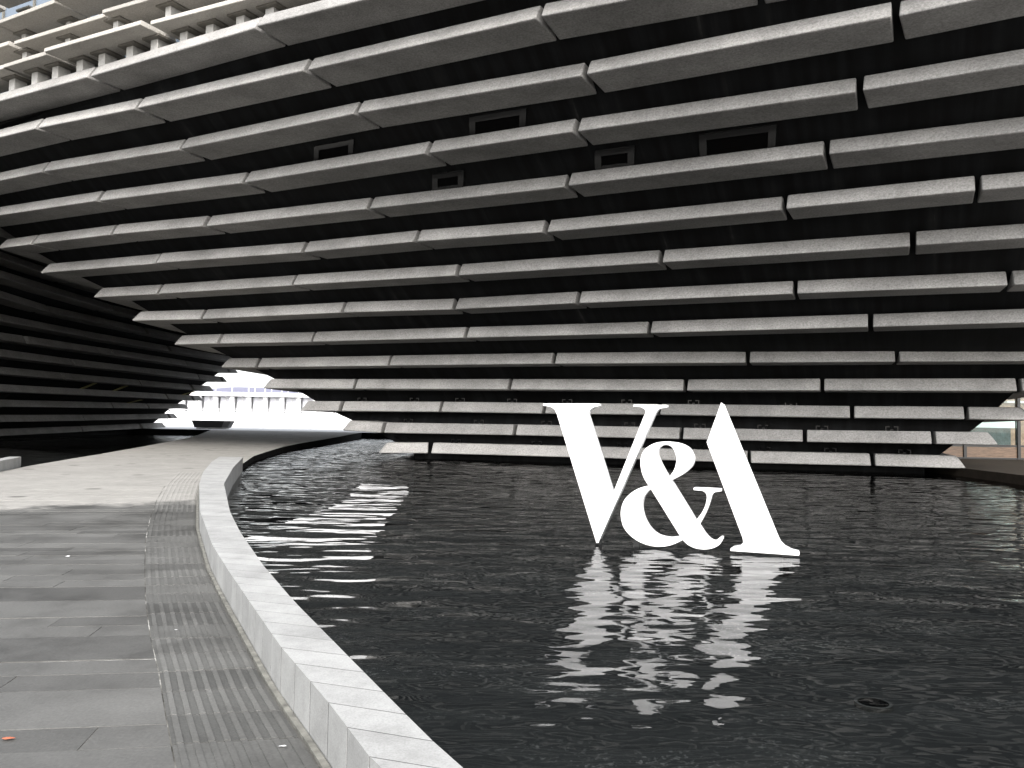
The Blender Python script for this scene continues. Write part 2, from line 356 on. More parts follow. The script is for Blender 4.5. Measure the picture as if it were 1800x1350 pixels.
def paving(name, wet_col, dry_col, use_random=True, joints=False):
    """slate paving: rain-wet and dark out in the open, dry and pale where the building keeps the rain off"""
    m, n, l, b = new_mat(name)
    geo = n.new('ShaderNodeNewGeometry')
    pos = geo.outputs['Position']
    sx = n.new('ShaderNodeSeparateXYZ')
    l.new(pos, sx.inputs[0])
    n1 = noise_node(n, l, 0.9, 6, 0.72, pos)
    n2 = noise_node(n, l, 5.0, 4, 0.65, pos)
    n3 = noise_node(n, l, 60, 2, 0.6, pos)
    # signed distance past the drip line
    d = mth(n, l, 'SUBTRACT', sx.outputs[1], mth(n, l, 'MULTIPLY_ADD', sx.outputs[0], 0.62, 16.75))
    d = mth(n, l, 'ADD', d, mth(n, l, 'MULTIPLY_ADD', n1.outputs[0], 3.4, -1.7))
    d = mth(n, l, 'ADD', d, mth(n, l, 'MULTIPLY_ADD', n2.outputs[0], 1.4, -0.7))
    mr = n.new('ShaderNodeMapRange')
    mr.interpolation_type = 'SMOOTHSTEP'
    mr.inputs[1].default_value = -0.4
    mr.inputs[2].default_value = 0.75
    l.new(d, mr.inputs[0])
    dry = mr.outputs[0]
    # leaves of damp left on the dry part
    sp_ = n.new('ShaderNodeTexVoronoi')
    sp_.inputs['Scale'].default_value = 0.9
    l.new(pos, sp_.inputs['Vector'])
    rs = ramp(n, [(0.10, g(0.45)), (0.17, g(1.0))])
    l.new(sp_.outputs[0], rs.inputs[0])
    rw = ramp(n, [(0.32, tuple(c * 0.6 for c in wet_col)), (0.5, wet_col), (0.72, tuple(c * 1.25 for c in wet_col))])
    l.new(n1.outputs[0], rw.inputs[0])
    rd = ramp(n, [(0.34, tuple(c * 0.72 for c in dry_col)), (0.66, tuple(min(1, c * 1.1) for c in dry_col))])
    l.new(mth(n, l, 'MULTIPLY_ADD', n1.outputs[0], 0.6, mth(n, l, 'MULTIPLY', n2.outputs[0], 0.4)), rd.inputs[0])
    cd = mix(n, l, 1.0, rd.outputs[0], rs.outputs[0], 'MULTIPLY')
    cw = rw.outputs[0]
    if use_random:
        oi = n.new('ShaderNodeObjectInfo')
        rr = ramp(n, [(0.0, g(0.76)), (0.5, g(1.0)), (1.0, g(1.2))])
        l.new(oi.outputs['Random'], rr.inputs[0])
        cw = mix(n, l, 1.0, cw, rr.outputs[0], 'MULTIPLY')
    if joints:
        a = math.radians(9)
        v = mth(n, l, 'ADD', mth(n, l, 'MULTIPLY', sx.outputs[0], -math.sin(a)), mth(n, l, 'MULTIPLY', sx.outputs[1], math.cos(a)))
        fr = mth(n, l, 'FRACT', mth(n, l, 'DIVIDE', v, 0.27))
        rj = ramp(n, [(0.0, g(0.55)), (0.06, g(1.0))])
        l.new(fr, rj.inputs[0])
        cd = mix(n, l, 0.5, cd, mix(n, l, 1.0, cd, rj.outputs[0], 'MULTIPLY'))
    c = mix(n, l, dry, cw, cd)
    # fine grit
    rg = ramp(n, [(0.3, g(0.85)), (0.7, g(1.12))])
    l.new(n3.outputs[0], rg.inputs[0])
    c = mix(n, l, 1.0, c, rg.outputs[0], 'MULTIPLY')
    l.new(c, b.inputs['Base Color'])
    ro = ramp(n, [(0.35, g(0.42)), (0.65, g(0.6))])
    l.new(n1.outputs[0], ro.inputs[0])
    rmix = n.new('ShaderNodeMix')
    l.new(dry, rmix.inputs[0])
    l.new(ro.outputs[0], rmix.inputs[2])
    rmix.inputs[3].default_value = 0.9
    l.new(rmix.outputs[0], b.inputs['Roughness'])
    b.inputs['Specular IOR Level'].default_value = 0.35
    bp = n.new('ShaderNodeBump')
    bp.inputs['Strength'].default_value = 0.25
    bp.inputs['Distance'].default_value = 0.006
    l.new(mth(n, l, 'ADD', n3.outputs[0], n2.outputs[0]), bp.inputs['Height'])
    l.new(bp.outputs[0], b.inputs['Normal'])
    return m


WET, DRY = (0.097, 0.096, 0.091), (0.29, 0.28, 0.26)
MAT['paving'] = paving('slate_paving', WET, DRY)
MAT['deck'] = paving('slate_deck', (0.11, 0.108, 0.1), DRY, False, True)
MAT['ribbed'] = paving('ribbed_paving', (0.096, 0.0955, 0.090), (0.285, 0.277, 0.257))
MAT['rib'] = paving('worn_ribs', (0.110, 0.109, 0.103), (0.31, 0.30, 0.28))
MAT['joint'] = None


def granite():
    m, n, l, b = new_mat('pale_granite')
    geo = n.new('ShaderNodeNewGeometry')
    pos = geo.outputs['Position']
    sx = n.new('ShaderNodeSeparateXYZ')
    l.new(geo.outputs['Normal'], sx.inputs[0])
    big = noise_node(n, l, 3.5, 6, 0.7, pos)
    fine = noise_node(n, l, 130, 2, 0.6, pos)
    oi = n.new('ShaderNodeObjectInfo')
    r1 = ramp(n, [(0.33, (0.25, 0.25, 0.243)), (0.5, (0.31, 0.31, 0.302)), (0.7, (0.355, 0.355, 0.347))])
    l.new(big.outputs[0], r1.inputs[0])
    r2 = ramp(n, [(0.35, g(0.86)), (0.6, g(1.05))])
    l.new(fine.outputs[0], r2.inputs[0])
    c = mix(n, l, 1.0, r1.outputs[0], r2.outputs[0], 'MULTIPLY')
    rr = ramp(n, [(0.0, g(0.9)), (1.0, g(1.06))])
    l.new(oi.outputs['Random'], rr.inputs[0])
    c = mix(n, l, 1.0, c, rr.outputs[0], 'MULTIPLY')
    l.new(c, b.inputs['Base Color'])
    b.inputs['Roughness'].default_value = 0.75
    bp = n.new('ShaderNodeBump')
    bp.inputs['Strength'].default_value = 0.3
    bp.inputs['Distance'].default_value = 0.004
    l.new(fine.outputs[0], bp.inputs['Height'])
    l.new(bp.outputs[0], b.inputs['Normal'])
    return m


def joint_bed():
    m, n, l, b = new_mat('grouted_joint_bed')
    geo = n.new('ShaderNodeNewGeometry')
    t = noise_node(n, l, 1.3, 5, 0.7, geo.outputs['Position'])
    r = ramp(n, [(0.40, (0.03, 0.028, 0.022)), (0.52, (0.17, 0.165, 0.15)), (0.62, (0.50, 0.49, 0.46))])
    l.new(t.outputs[0], r.inputs[0])
    l.new(r.outputs[0], b.inputs['Base Color'])
    b.inputs['Roughness'].default_value = 0.9
    return m


MAT['joint'] = joint_bed()
MAT['granite'] = granite()


def water():
    m, n, l, b = new_mat('pool_water')
    n.remove(b)
    out = n['Material Output']
    geo = n.new('ShaderNodeNewGeometry')
    mp = n.new('ShaderNodeMapping')
    mp.inputs['Rotation'].default_value = (0, 0, math.radians(-8))
    mp.inputs['Scale'].default_value = (0.55, 1.0, 1.0)
    l.new(geo.outputs['Position'], mp.inputs[0])
    sx = n.new('ShaderNodeSeparateXYZ')
    l.new(geo.outputs['Position'], sx.inputs[0])
    a = noise_node(n, l, 1.7, 2, 0.5, mp.outputs[0])
    c = noise_node(n, l, 5.5, 2, 0.5, mp.outputs[0])
    big = noise_node(n, l, 1.45, 1, 0.4, mp.outputs[0])
    e = noise_node(n, l, 0.3, 1, 0.5, geo.outputs['Position'])
    # the draught through the passage ruffles the left side of the pool
    ru = n.new('ShaderNodeMapRange')
    ru.interpolation_type = 'SMOOTHSTEP'
    for k_, v_ in ((1, 0.5), (2, -3.0), (3, 0.0), (4, 1.0)):
        ru.inputs[k_].default_value = v_
    l.new(sx.outputs[0], ru.inputs[0])
    h = mth(n, l, 'ADD', mth(n, l, 'MULTIPLY', a.outputs[0], 1.0), mth(n, l, 'MULTIPLY', c.outputs[0], 0.055))
    h = mth(n, l, 'MULTIPLY', h, mth(n, l, 'MULTIPLY_ADD', e.outputs[0], 1.1, 0.4))
    h = mth(n, l, 'ADD', h, mth(n, l, 'MULTIPLY', mth(n, l, 'MULTIPLY', mth(n, l, 'MULTIPLY_ADD', a.outputs[0], 0.5, big.outputs[0]), ru.outputs[0]), 2.5))
    bp = n.new('ShaderNodeBump')
    bp.inputs['Strength'].default_value = 1.0
    bp.inputs['Distance'].default_value = 0.062
    l.new(h, bp.inputs['Height'])
    tr = n.new('ShaderNodeBsdfTransparent')
    tr.inputs[0].default_value = (0.64, 0.66, 0.655, 1)
    gl = n.new('ShaderNodeBsdfGlossy')
    gl.inputs['Roughness'].default_value = 0.0
    gl.inputs['Color'].default_value = (0.60, 0.60, 0.60, 1)
    fr = n.new('ShaderNodeFresnel')
    fr.inputs[0].default_value = 1.33
    l.new(bp.outputs[0], gl.inputs['Normal'])
    l.new(bp.outputs[0], fr.inputs['Normal'])
    ms = n.new('ShaderNodeMixShader')
    l.new(fr.outputs[0], ms.inputs[0])
    l.new(tr.outputs[0], ms.inputs[1])
    l.new(gl.outputs[0], ms.inputs[2])
    l.new(ms.outputs[0], out.inputs[0])
    return m


MAT['water'] = water()


def pool_floor():
    m, n, l, b = new_mat('silted_pool_floor')
    geo = n.new('ShaderNodeNewGeometry')
    pos = geo.outputs['Position']
    mp = n.new('ShaderNodeMapping')
    mp.inputs['Scale'].default_value = (0.5, 1.3, 1)
    mp.inputs['Rotation'].default_value = (0, 0, 0.3)
    l.new(pos, mp.inputs[0])
    band = noise_node(n, l, 0.9, 5, 0.65, mp.outputs[0])
    grit = noise_node(n, l, 24, 3, 0.75, pos)
    r1 = ramp(n, [(0.35, (0.044, 0.046, 0.046)), (0.7, (0.078, 0.080, 0.078))])
    l.new(band.outputs[0], r1.inputs[0])
    rg = ramp(n, [(0.56, g(0.0)), (0.64, g(1.0))])
    l.new(grit.outputs[0], rg.inputs[0])
    rb = ramp(n, [(0.48, g(0.0)), (0.68, g(0.75))])
    l.new(band.outputs[0], rb.inputs[0])
    f = mth(n, l, 'MULTIPLY', rg.outputs[0], rb.outputs[0])
    c = mix(n, l, f, r1.outputs[0], (0.62, 0.61, 0.58))
    l.new(c, b.inputs['Base Color'])
    b.inputs['Roughness'].default_value = 0.9
    return m


MAT['poolfloor'] = pool_floor()

# ------------------------------------------------------------------ helpers
def props(o, label=None, cat=None, group=None, kind=None):
    for k, v in (('label', label), ('category', cat), ('group', group), ('kind', kind)):
        if v:
            o[k] = v
    return o


def empty(name, loc=(0, 0, 0), rz=0.0):
    o = bpy.data.objects.new(name, None)
    o.location = loc
    o.rotation_euler = (0, 0, rz)
    o.empty_display_size = 0.3
    C.objects.link(o)
    return o


def local(o, p):
    """world point into the frame of an unscaled empty turned about Z"""
    v = Vector(p)
    if o is None:
        return v
    v = v - Vector(o.location)
    return Matrix.Rotation(-o.rotation_euler.z, 3, 'Z') @ v


def mesh_obj(name, verts, faces, mat, parent=None, world=True, smooth=False, bevel=0.0, seg=2):
    """verts in world coordinates; parent is an empty or an object at identity"""
    me = bpy.data.meshes.new(name)
    pe = parent
    org = Vector((0, 0, 0))
    if parent is None:
        pass
    if world and parent is not None and parent.type == 'EMPTY':
        verts = [local(parent, v) for v in verts]
    me.from_pydata([tuple(v) for v in verts], [], faces)
    me.update()
    bm = bmesh.new()
    bm.from_mesh(me)
    bmesh.ops.recalc_face_normals(bm, faces=bm.faces)
    bm.to_mesh(me)
    bm.free()
    if smooth:
        for p in me.polygons:
            p.use_smooth = True
    me.materials.append(MAT[mat] if isinstance(mat, str) else mat)
    o = bpy.data.objects.new(name, me)
    C.objects.link(o)
    if parent is not None:
        o.parent = parent
    if bevel:
        b = o.modifiers.new('bevel', 'BEVEL')
        b.width = bevel
        b.segments = seg
        b.limit_method = 'ANGLE'
        b.angle_limit = math.radians(25)
    return o


BOXF = [(0, 3, 2, 1), (4, 5, 6, 7), (0, 1, 5, 4), (1, 2, 6, 5), (2, 3, 7, 6), (3, 0, 4, 7)]


def box_verts(x0, x1, y0, y1, z0, z1):
    return [(x0, y0, z0), (x1, y0, z0), (x1, y1, z0), (x0, y1, z0), (x0, y0, z1), (x1, y0, z1), (x1, y1, z1), (x0, y1, z1)]


def box(name, x0, x1, y0, y1, z0, z1, mat, parent=None, bevel=0.0):
    return mesh_obj(name, box_verts(x0, x1, y0, y1, z0, z1), BOXF, mat, parent, bevel=bevel, seg=1)


def prism(quad, z0, z1):
    """four plan points -> vertices of an upright block"""
    return [(x, y, z0) for x, y in quad] + [(x, y, z1) for x, y in quad]


def turned_box(c, u, hw, hd, z0, z1):
    """block round plan point c, long side along unit vector u"""
    v = Vector((-u[1], u[0]))
    u = Vector(u[:2])
    c = Vector(c[:2])
    q = [c - u * hw - v * hd, c + u * hw - v * hd, c + u * hw + v * hd, c - u * hw + v * hd]
    return prism([(p.x, p.y) for p in q], z0, z1)


def interp(pts, y):
    """x of a plan line (given as points in rising y) at y"""
    if y <= pts[0][1]:
        a, b = pts[0], pts[1]
    elif y >= pts[-1][1]:
        a, b = pts[-2], pts[-1]
    else:
        for a, b in zip(pts, pts[1:]):
            if a[1] <= y <= b[1]:
                break
    t = (y - a[1]) / (b[1] - a[1])
    return a[0] + (b[0] - a[0]) * t


# ------------------------------------------------------------------ plank courses
DEPTH, FACE_H, FACE_B = 1.28, 0.45, 0.275
PROFILE = [(0.05, 0.0), (0.0, 0.03), (0.095, 0.19), (0.187, 0.335), (FACE_B, FACE_H), (DEPTH, FACE_H), (DEPTH, 0.0)]
GAP = 0.15


def back_dirs(P):
    """unit horizontal direction into the building at each point, scaled to a mitre"""
    r = []
    for i in range(len(P)):
        ds = []
        if i > 0:
            d = P[i] - P[i - 1]
            ds.append(Vector((d.x, d.y)).normalized())
        if i < len(P) - 1:
            d = P[i + 1] - P[i]
            ds.append(Vector((d.x, d.y)).normalized())
        nn = [Vector((-d.y, d.x)) for d in ds]
        b = sum(nn, Vector((0, 0))).normalized()
        k = 1.0 / max(0.3, b.dot(nn[0]))
        r.append(b * k)
    return r


def sweep(name, secs, mat, parent, bevel=0.04, seg=2):
    n = len(secs[0])
    vs = [p for s in secs for p in s]
    fs = []
    for a in range(len(secs) - 1):
        for i in range(n):
            j = (i + 1) % n
            fs.append((a * n + i, a * n + j, (a + 1) * n + j, (a + 1) * n + i))
    fs.append(tuple(range(n)))
    fs.append(tuple(range((len(secs) - 1) * n, len(secs) * n))[::-1])
    o = mesh_obj(name, vs, fs, mat, parent, smooth=True, bevel=bevel, seg=seg)
    o.data.set_sharp_from_angle(angle=math.radians(30))
    return o


def section(p, b, prof):
    return [Vector((p.x + b.x * u, p.y + b.y * u, p.z + v)) for u, v in prof]


def course(pts, corners, parent, mat='plank', prof=PROFILE, gap=GAP, jitter=0.05):
    P = [Vector(p) for p in pts]
    B = back_dirs(P)
    objs = []
    for i in range(len(P) - 1):
        a, b = P[i], P[i + 1]
        d = (b - a)
        L = d.length
        if L < 0.3:
            continue
        d = d / L
        ga = 0.012 if i in corners else gap / 2
        gb = 0.012 if i + 1 in corners else gap / 2
        if i == 0:
            ga = 0
        if i + 1 == len(P) - 1:
            gb = 0
        q = rnd.uniform(-jitter, jitter)
        perp = Vector((-d.y, d.x)).normalized()
        push = Vector((perp.x, perp.y, 0)) * q
        a2, b2 = a + d * ga + push, b - d * gb + push
        ba = B[i] if i in corners else perp
        bb = B[i + 1] if (i + 1) in corners else perp
        objs.append(sweep('plank', [section(a2, ba, prof), section(b2, bb, prof)], mat, parent))
    return objs, P, B


def merge_close(pts, mind=1.2):
    r = [pts[0]]
    for p in pts[1:-1]:
        if (Vector(p) - Vector(r[-1])).length > mind:
            r.append(p)
    if len(r) > 1 and (Vector(pts[-1]) - Vector(r[-1])).length < 0.6:
        r.pop()
    r.append(pts[-1])
    return r


def offset_line(P, B, off, z_add=0.0):
    return [Vector((p.x + b.x * off, p.y + b.y * off, p.z + z_add)) for p, b in zip(P, B)]


def resample(P, n):
    L = [0.0]
    for a, b in zip(P, P[1:]):
        L.append(L[-1] + (b - a).length)
    r = []
    for k in range(n):
        s = L[-1] * k / (n - 1)
        for i in range(len(P) - 1):
            if s <= L[i + 1] + 1e-9:
                break
        t = (s - L[i]) / max(1e-9, L[i + 1] - L[i])
        r.append(P[i].lerp(P[i + 1], min(1, t)))
    return r


def loft(name, lines, mat, parent):
    n = len(lines[0])
    vs = [p for L in lines for p in L]
    fs = []
    for a in range(len(lines) - 1):
        for i in range(n - 1):
            fs.append((a * n + i, a * n + i + 1, (a + 1) * n + i + 1, (a + 1) * n + i))
    return mesh_obj(name, vs, fs, mat, parent)


# ------------------------------------------------------------------ front wing of the museum
WATER_Z = -0.2
wing = props(empty('museum_building', (0, 30, 0)),
             'dark museum wing with long pale stone planks leaning over the pool behind the letters', 'building')
fronts = {}
BACK = 1.21
front_lines, left_lines, right_lines, bridge_lines = [], [], [], []
for i in range(14):
    pts = FRONT_ROWS[i]
    tip = Vector(pts[0])
    rtip = Vector(pts[-1])
    bridging = i >= 11                                   # the upper courses run on over the passage, bent unseen to shade it
    full = list(pts)
    corners = set()
    rlen = {4: 8.2, 3: 10.4, 2: 9.6}.get(i, 9.4)
    rd = Vector((0.06, 1.0, 0)).normalized()
    sd = Vector((0.35, 0.94, 0)).normalized()
    nret = 0
    if not bridging:
        full = [tuple(tip + rd * rlen), tuple(tip + rd * rlen * 0.42)] + full
        corners.add(2)
        nret = 2
    full = full + [tuple(rtip + sd * 3.5), tuple(rtip + sd * 8)]
    corners.add(nret + len(pts) - 1)
    objs, P, B = course(full, corners, wing)
    a, b = nret, nret + len(pts) - 1
    F = [P[k] for k in range(a, b + 1)]
    FB = [B[k] for k in range(a, b + 1)]
    fronts[i] = (F, FB)
    off = offset_line(F, FB, BACK)
    if bridging:
        cut = [k for k, p in enumerate(off) if p.x > -25.6][0]
        bridge_lines.append(off[:cut + 1])
        off = off[cut:]
    front_lines.append(off)
    if not bridging:
        left_lines.append(offset_line(P[:a + 1], B[:a + 1], BACK))
    right_lines.append(offset_line(P[b:], B[b:], BACK))


def with_foot(lines, z):
    foot = [Vector((p.x, p.y, z)) for p in lines[0]]
    return [foot] + lines


NS = 40
fl = [resample(L, NS) for L in front_lines]
top = [p + Vector((0, 0, 0.9)) for p in fl[-1]]
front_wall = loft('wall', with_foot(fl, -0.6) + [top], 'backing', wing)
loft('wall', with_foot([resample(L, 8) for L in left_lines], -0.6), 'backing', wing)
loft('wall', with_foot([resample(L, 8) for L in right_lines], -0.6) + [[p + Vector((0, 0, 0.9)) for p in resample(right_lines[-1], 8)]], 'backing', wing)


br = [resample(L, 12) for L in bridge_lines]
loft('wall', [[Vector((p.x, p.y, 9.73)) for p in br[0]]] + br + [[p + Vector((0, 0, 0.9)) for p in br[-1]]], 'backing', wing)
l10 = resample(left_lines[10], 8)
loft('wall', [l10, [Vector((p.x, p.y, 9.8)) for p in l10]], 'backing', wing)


def wall_at(i, t, f):
    """point of the backing wall between courses i and i+1 seen along plan direction t = x / y; f = 0 at the lower course"""
    def on(line):
        for a, b in zip(line, line[1:]):
            ta, tb = a.x / a.y, b.x / b.y
            if ta <= t <= tb:
                return a.lerp(b, (t - ta) / (tb - ta))
        return line[-1] if t > line[-1].x / line[-1].y else line[0]
    a, b = on(fl[i]), on(fl[i + 1])
    p = a.lerp(b, f)
    du = (on_dir(fl[i], t) + on_dir(fl[i + 1], t)).normalized()
    return p, du, (b - a).normalized()


def on_dir(line, t):
    for a, b in zip(line, line[1:]):
        if a.x / a.y <= t <= b.x / b.y:
            return (b - a).normalized()
    return (line[-1] - line[-2]).normalized()


# small clamps on the wall just above the planks
def clamp_mesh():
    bm = bmesh.new()
    def bx(x0, x1, y0, y1, z0, z1):
        vs = [bm.verts.new(v) for v in box_verts(x0, x1, y0, y1, z0, z1)]
        for f in BOXF:
            bm.faces.new([vs[k] for k in f])
    bx(-0.22, -0.18, -0.10, 0.02, 0, 0.13)
    bx(0.18, 0.22, -0.10, 0.02, 0, 0.13)
    bx(-0.22, -0.07, -0.11, 0.0, 0.131, 0.165)
    bx(0.07, 0.22, -0.11, 0.0, 0.131, 0.165)
    bx(-0.05, 0.05, -0.08, 0.02, 0.0, 0.06)
    me = bpy.data.meshes.new('bracket')
    bm.to_mesh(me)
    bm.free()
    me.materials.append(MAT['metal'])
    return me


CLAMP = clamp_mesh()
for i in range(0, 13):
    F, FB = fronts[i]
    for k in range(len(F) - 1):
        seg = F[k + 1] - F[k]
        if seg.length < 2.6 or (k == 0 and i < 11):
            continue
        for f in (0.16, 0.68) if seg.length > 4 else (0.4,):
            p = F[k].lerp(F[k + 1], f + rnd.uniform(-0.03, 0.03))
            u = Vector((seg.x, seg.y)).normalized()
            nb = Vector((-u.y, u.x))
            q = p + Vector((nb.x, nb.y, 0)) * 0.72 + Vector((0, 0, FACE_H))
            o = bpy.data.objects.new('bracket', CLAMP)
            o.parent = wing
            o.location = local(wing, q)
            o.rotation_euler = (0, 0, math.atan2(u.y, u.x))
            C.objects.link(o)

# five framed openings in the black wall
for i, x_px, w, h, f in ((10, 575, 1.55, 0.95, 0.66), (10, 866, 1.75, 0.95, 0.68), (9, 780, 1.1, 0.8, 0.68), (9, 1076, 1.15, 0.8, 0.70), (9, 1294, 1.95, 0.95, 0.70)):
    t = (x_px - 900) / 1456.0
    p, u, s = wall_at(i, t, f)
    nrm = u.cross(s)
    if nrm.y > 0:
        nrm = -nrm
    nrm.normalize()

    def slab(u0, u1, s0, s1, n0, n1):
        return [p + u * a + s * b_ + nrm * c for c in (n0, n1) for a, b_ in ((u0, s0), (u1, s0), (u1, s1), (u0, s1))]
    hw, hh = w / 2, h / 2
    fr = mesh_obj('opening_frame', slab(-hw, -hw + 0.19, -hh, hh, -0.02, 0.06) + slab(hw - 0.19, hw, -hh, hh, -0.02, 0.06)
                  + slab(-hw + 0.19, hw - 0.19, hh - 0.19, hh, -0.02, 0.057) + slab(-hw + 0.19, hw - 0.19, -hh, -hh + 0.19, -0.02, 0.057),
                  [tuple(v + 8 * k for v in fc) for k in range(4) for fc in BOXF], 'frame', wing)
    mesh_obj('opening_panel', slab(-hw + 0.19, hw - 0.19, -hh + 0.19, hh - 0.19, -0.02, 0.008), BOXF, 'void', wing)  # flat black sheet painted for the darkness inside the opening

# roof and an added unseen soffit, both stretched to keep daylight out of the passage
F13 = fronts[13][0]
roof_plan = [(p.x + b.x * 1.4, p.y + b.y * 1.4) for p, b in zip(fronts[13][0], fronts[13][1])]
rp = roof_plan + [(26, 24), (34, 76), (-38, 76)]


def slab_poly(name, plan, z0, z1, mat, parent=None):
    n = len(plan)
    me = bpy.data.meshes.new(name)
    bm = bmesh.new()
    lo = [bm.verts.new((x, y, z0)) for x, y in plan]
    hi = [bm.verts.new((x, y, z1)) for x, y in plan]
    bm.faces.new(lo[::-1])
    bm.faces.new(hi)
    for k in range(n):
        j = (k + 1) % n
        bm.faces.new((lo[k], lo[j], hi[j], hi[k]))
    if parent is not None:
        for v in bm.verts:
            v.co = local(parent, v.co)
    bmesh.ops.triangulate(bm, faces=[f for f in bm.faces if len(f.verts) > 4])
    bmesh.ops.recalc_face_normals(bm, faces=bm.faces)
    bm.to_mesh(me)
    bm.free()
    me.materials.append(MAT[mat])
    o = bpy.data.objects.new(name, me)
    C.objects.link(o)
    o.parent = parent
    return o


loft('wall', [[Vector((-4.4, 44.5, -0.6)), Vector((-4.2, 76, -0.6))], [Vector((-20.4, 42.2, 9.73)), Vector((-20.0, 76, 9.73))]], 'backing', wing)  # unseen wall, added to keep daylight from the right out of the passage
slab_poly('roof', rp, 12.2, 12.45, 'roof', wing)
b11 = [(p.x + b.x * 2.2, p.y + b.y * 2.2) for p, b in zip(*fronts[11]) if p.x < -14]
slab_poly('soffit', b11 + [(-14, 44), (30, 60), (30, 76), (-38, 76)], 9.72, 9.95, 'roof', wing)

# open stone screen along the roof edge
SPROF = [(0.0, 0.0), (0.0, 0.12), (0.05, 0.15), (1.25, 0.15), (1.25, 0.0)]
for k, segs in SCREEN_ROWS.items():
    for sg in segs:
        a, b = Vector(sg[0]), Vector(sg[1])
        d = (b - a).normalized()
        perp = Vector((-d.y, d.x))
        b = b + d * 0.15
        sweep('plank', [section(a, perp, SPROF), section(b, perp, SPROF)], 'screen', wing, bevel=0.015, seg=1)
SU = Vector((0.89, -0.455))
for k, pl in POSTS.items():
    z = 1.38 + (-1.45 + k) * 0.9
    for (x, y) in pl:
        zb = z - 0.74 if k > 14 else z - 0.55
        c = Vector((x, y)) + Vector((0.04, 0.1))
        mesh_obj('post', turned_box(c, SU, 0.11 if k > 14 else 0.15, 0.22, zb, z - 0.05), BOXF, 'post', wing, bevel=0.01, seg=1)
        mesh_obj('bearing_plate', turned_box(c, SU, 0.36, 0.36, z - 0.05, z + 0.02), BOXF, 'plate', wing)

# rooftop glazing behind the screen
G0, G1 = Vector((-30, 36.5)), Vector((-4, 23.2))
gd = (G1 - G0).normalized()
gn = Vector((-gd.y, gd.x))
gl = (G1 - G0).length
for k in range(int(gl / 1.9)):
    c = G0 + gd * (1.9 * k + 0.95)
    mesh_obj('rooftop_pane', turned_box(c, gd, 0.9, 0.03, 12.46, 18.5), BOXF, 'skyglass', wing)
    mesh_obj('rooftop_mullion', turned_box(G0 + gd * 1.9 * k, gd, 0.05, 0.09, 12.46, 18.5), BOXF, 'plate', wing)

# ------------------------------------------------------------------ far wing, on the other side of the passage
wing2 = props(empty('museum_building', (-34, 60, 0)),
              'unlit far wing of the museum with shadowed stone planks, left of the paved passage', 'building')
side_back = []
ret_back = []
for k, pts in SIDE_ROWS.items():
    pts = merge_close(pts)
    z = sum(p[2] for p in pts) / len(pts)
    tip = Vector(pts[-1])
    pts = [p for p in pts if p[1] > 44 or p is pts[-1]]
    pts = [(-0.66 * y_ - 1.6, y_, pts[0][2]) for y_ in (29.0, 36.0)] + pts  # unseen near end, bent inwards to shade the rest of the wing
    full = pts + [tuple(tip + Vector((-0.97, 0.24, 0)) * 3.0), tuple(tip + Vector((-0.97, 0.24, 0)) * 10)]
    cidx = len(pts) - 1
    objs, P, B = course(full, {cidx}, wing2, gap=0.22, jitter=0.06)
    cidx = len(P) - 3
    side_back.append(resample(offset_line(P[:cidx + 1], B[:cidx + 1], BACK), 16))
    ret_back.append(resample(offset_line(P[cidx:], B[cidx:], BACK), 4))
loft('wall', with_foot(side_back, -0.6) + [[Vector((p.x + 0.5, p.y, 9.9)) for p in side_back[-1]]], 'backing', wing2)
loft('wall', with_foot(ret_back, -0.6) + [[Vector((p.x + 0.5, p.y, 9.9)) for p in ret_back[-1]]], 'backing', wing2)
loft('wall', [[Vector((-60, 29, -0.6)), Vector((-21.5, 29, -0.6))], [Vector((-60, 26, 12.2)), Vector((-22.5, 29, 12.2))]], 'backing', wing2)  # unseen front wall, placed to block daylight from the front left
box('roof', -60, -27.2, 29, 78, 10.2, 12.1, 'roof', wing2)
# short yellow struts between the lower courses
for (y, i, lean) in ((66, 3, 1), (72.0, 4, 1), (58, 4, 1), (62, 4, 1)):
    lo = Vector((interp([(p.x, p.y) for p in side_back[i - 1]], y) + 0.35, y, side_back[i - 1][8].z + 0.44))
    hi = Vector((interp([(p.x, p.y) for p in side_back[i]], y) + 0.45, y + 0.45, side_back[i][8].z))
    w = Vector((0.0, 0.18, 0))
    e = Vector((0.07, 0, 0))
    vs = [lo - w - e, lo + w - e, lo + w + e, lo - w + e, hi - w - e, hi + w - e, hi + w + e, hi - w + e]
    mesh_obj('strut', vs, BOXF, 'strut', wing2)

# ------------------------------------------------------------------ paths and water
def deck_z(y):
    return 0.0 if y < 30 else min(0.35, 0.35 * (y - 30) / 42)


KO = sorted(KERB_OUTER, key=lambda p: p[1])
KI = sorted(KERB_INNER, key=lambda p: p[1])
KO = [(30, -2.2), (11, -1.0), (5.0, 0.1), (2.2, 0.95), (0.75, 1.75)] + KO
KI = [(29.6, -2.5), (10.7, -1.3), (4.75, -0.2), (1.95, 0.66), (0.45, 1.5)] + KI
PR = [p for p in KO if p[1] < 24] + [(-8.25, 25.6)] + PATH_RIGHT[1:]
PL = [(-90, 13.0), (-16.5, 13.5), (-11.9, 17.5), (-12.35, 20.0)] + PATH_LEFT
SHEET_TOP = -0.014
ys = [-1.0, -0.5, 0.1, 0.5, 0.95, 1.35, 1.75, 2.2, 2.83, 3.4, 4.2, 5.3, 6.6, 7.6, 8.5, 9.5, 10.3, 12, 13.0, 13.25, 13.5, 14.8, 16, 17.5, 19.67, 20, 21, 22.6, 25.6, 27.3, 29.5, 31, 34.6, 37.3, 40, 45, 50, 54, 58, 60.2, 66, 73.3, 75.2]
vs, fs, sk = [], [], []
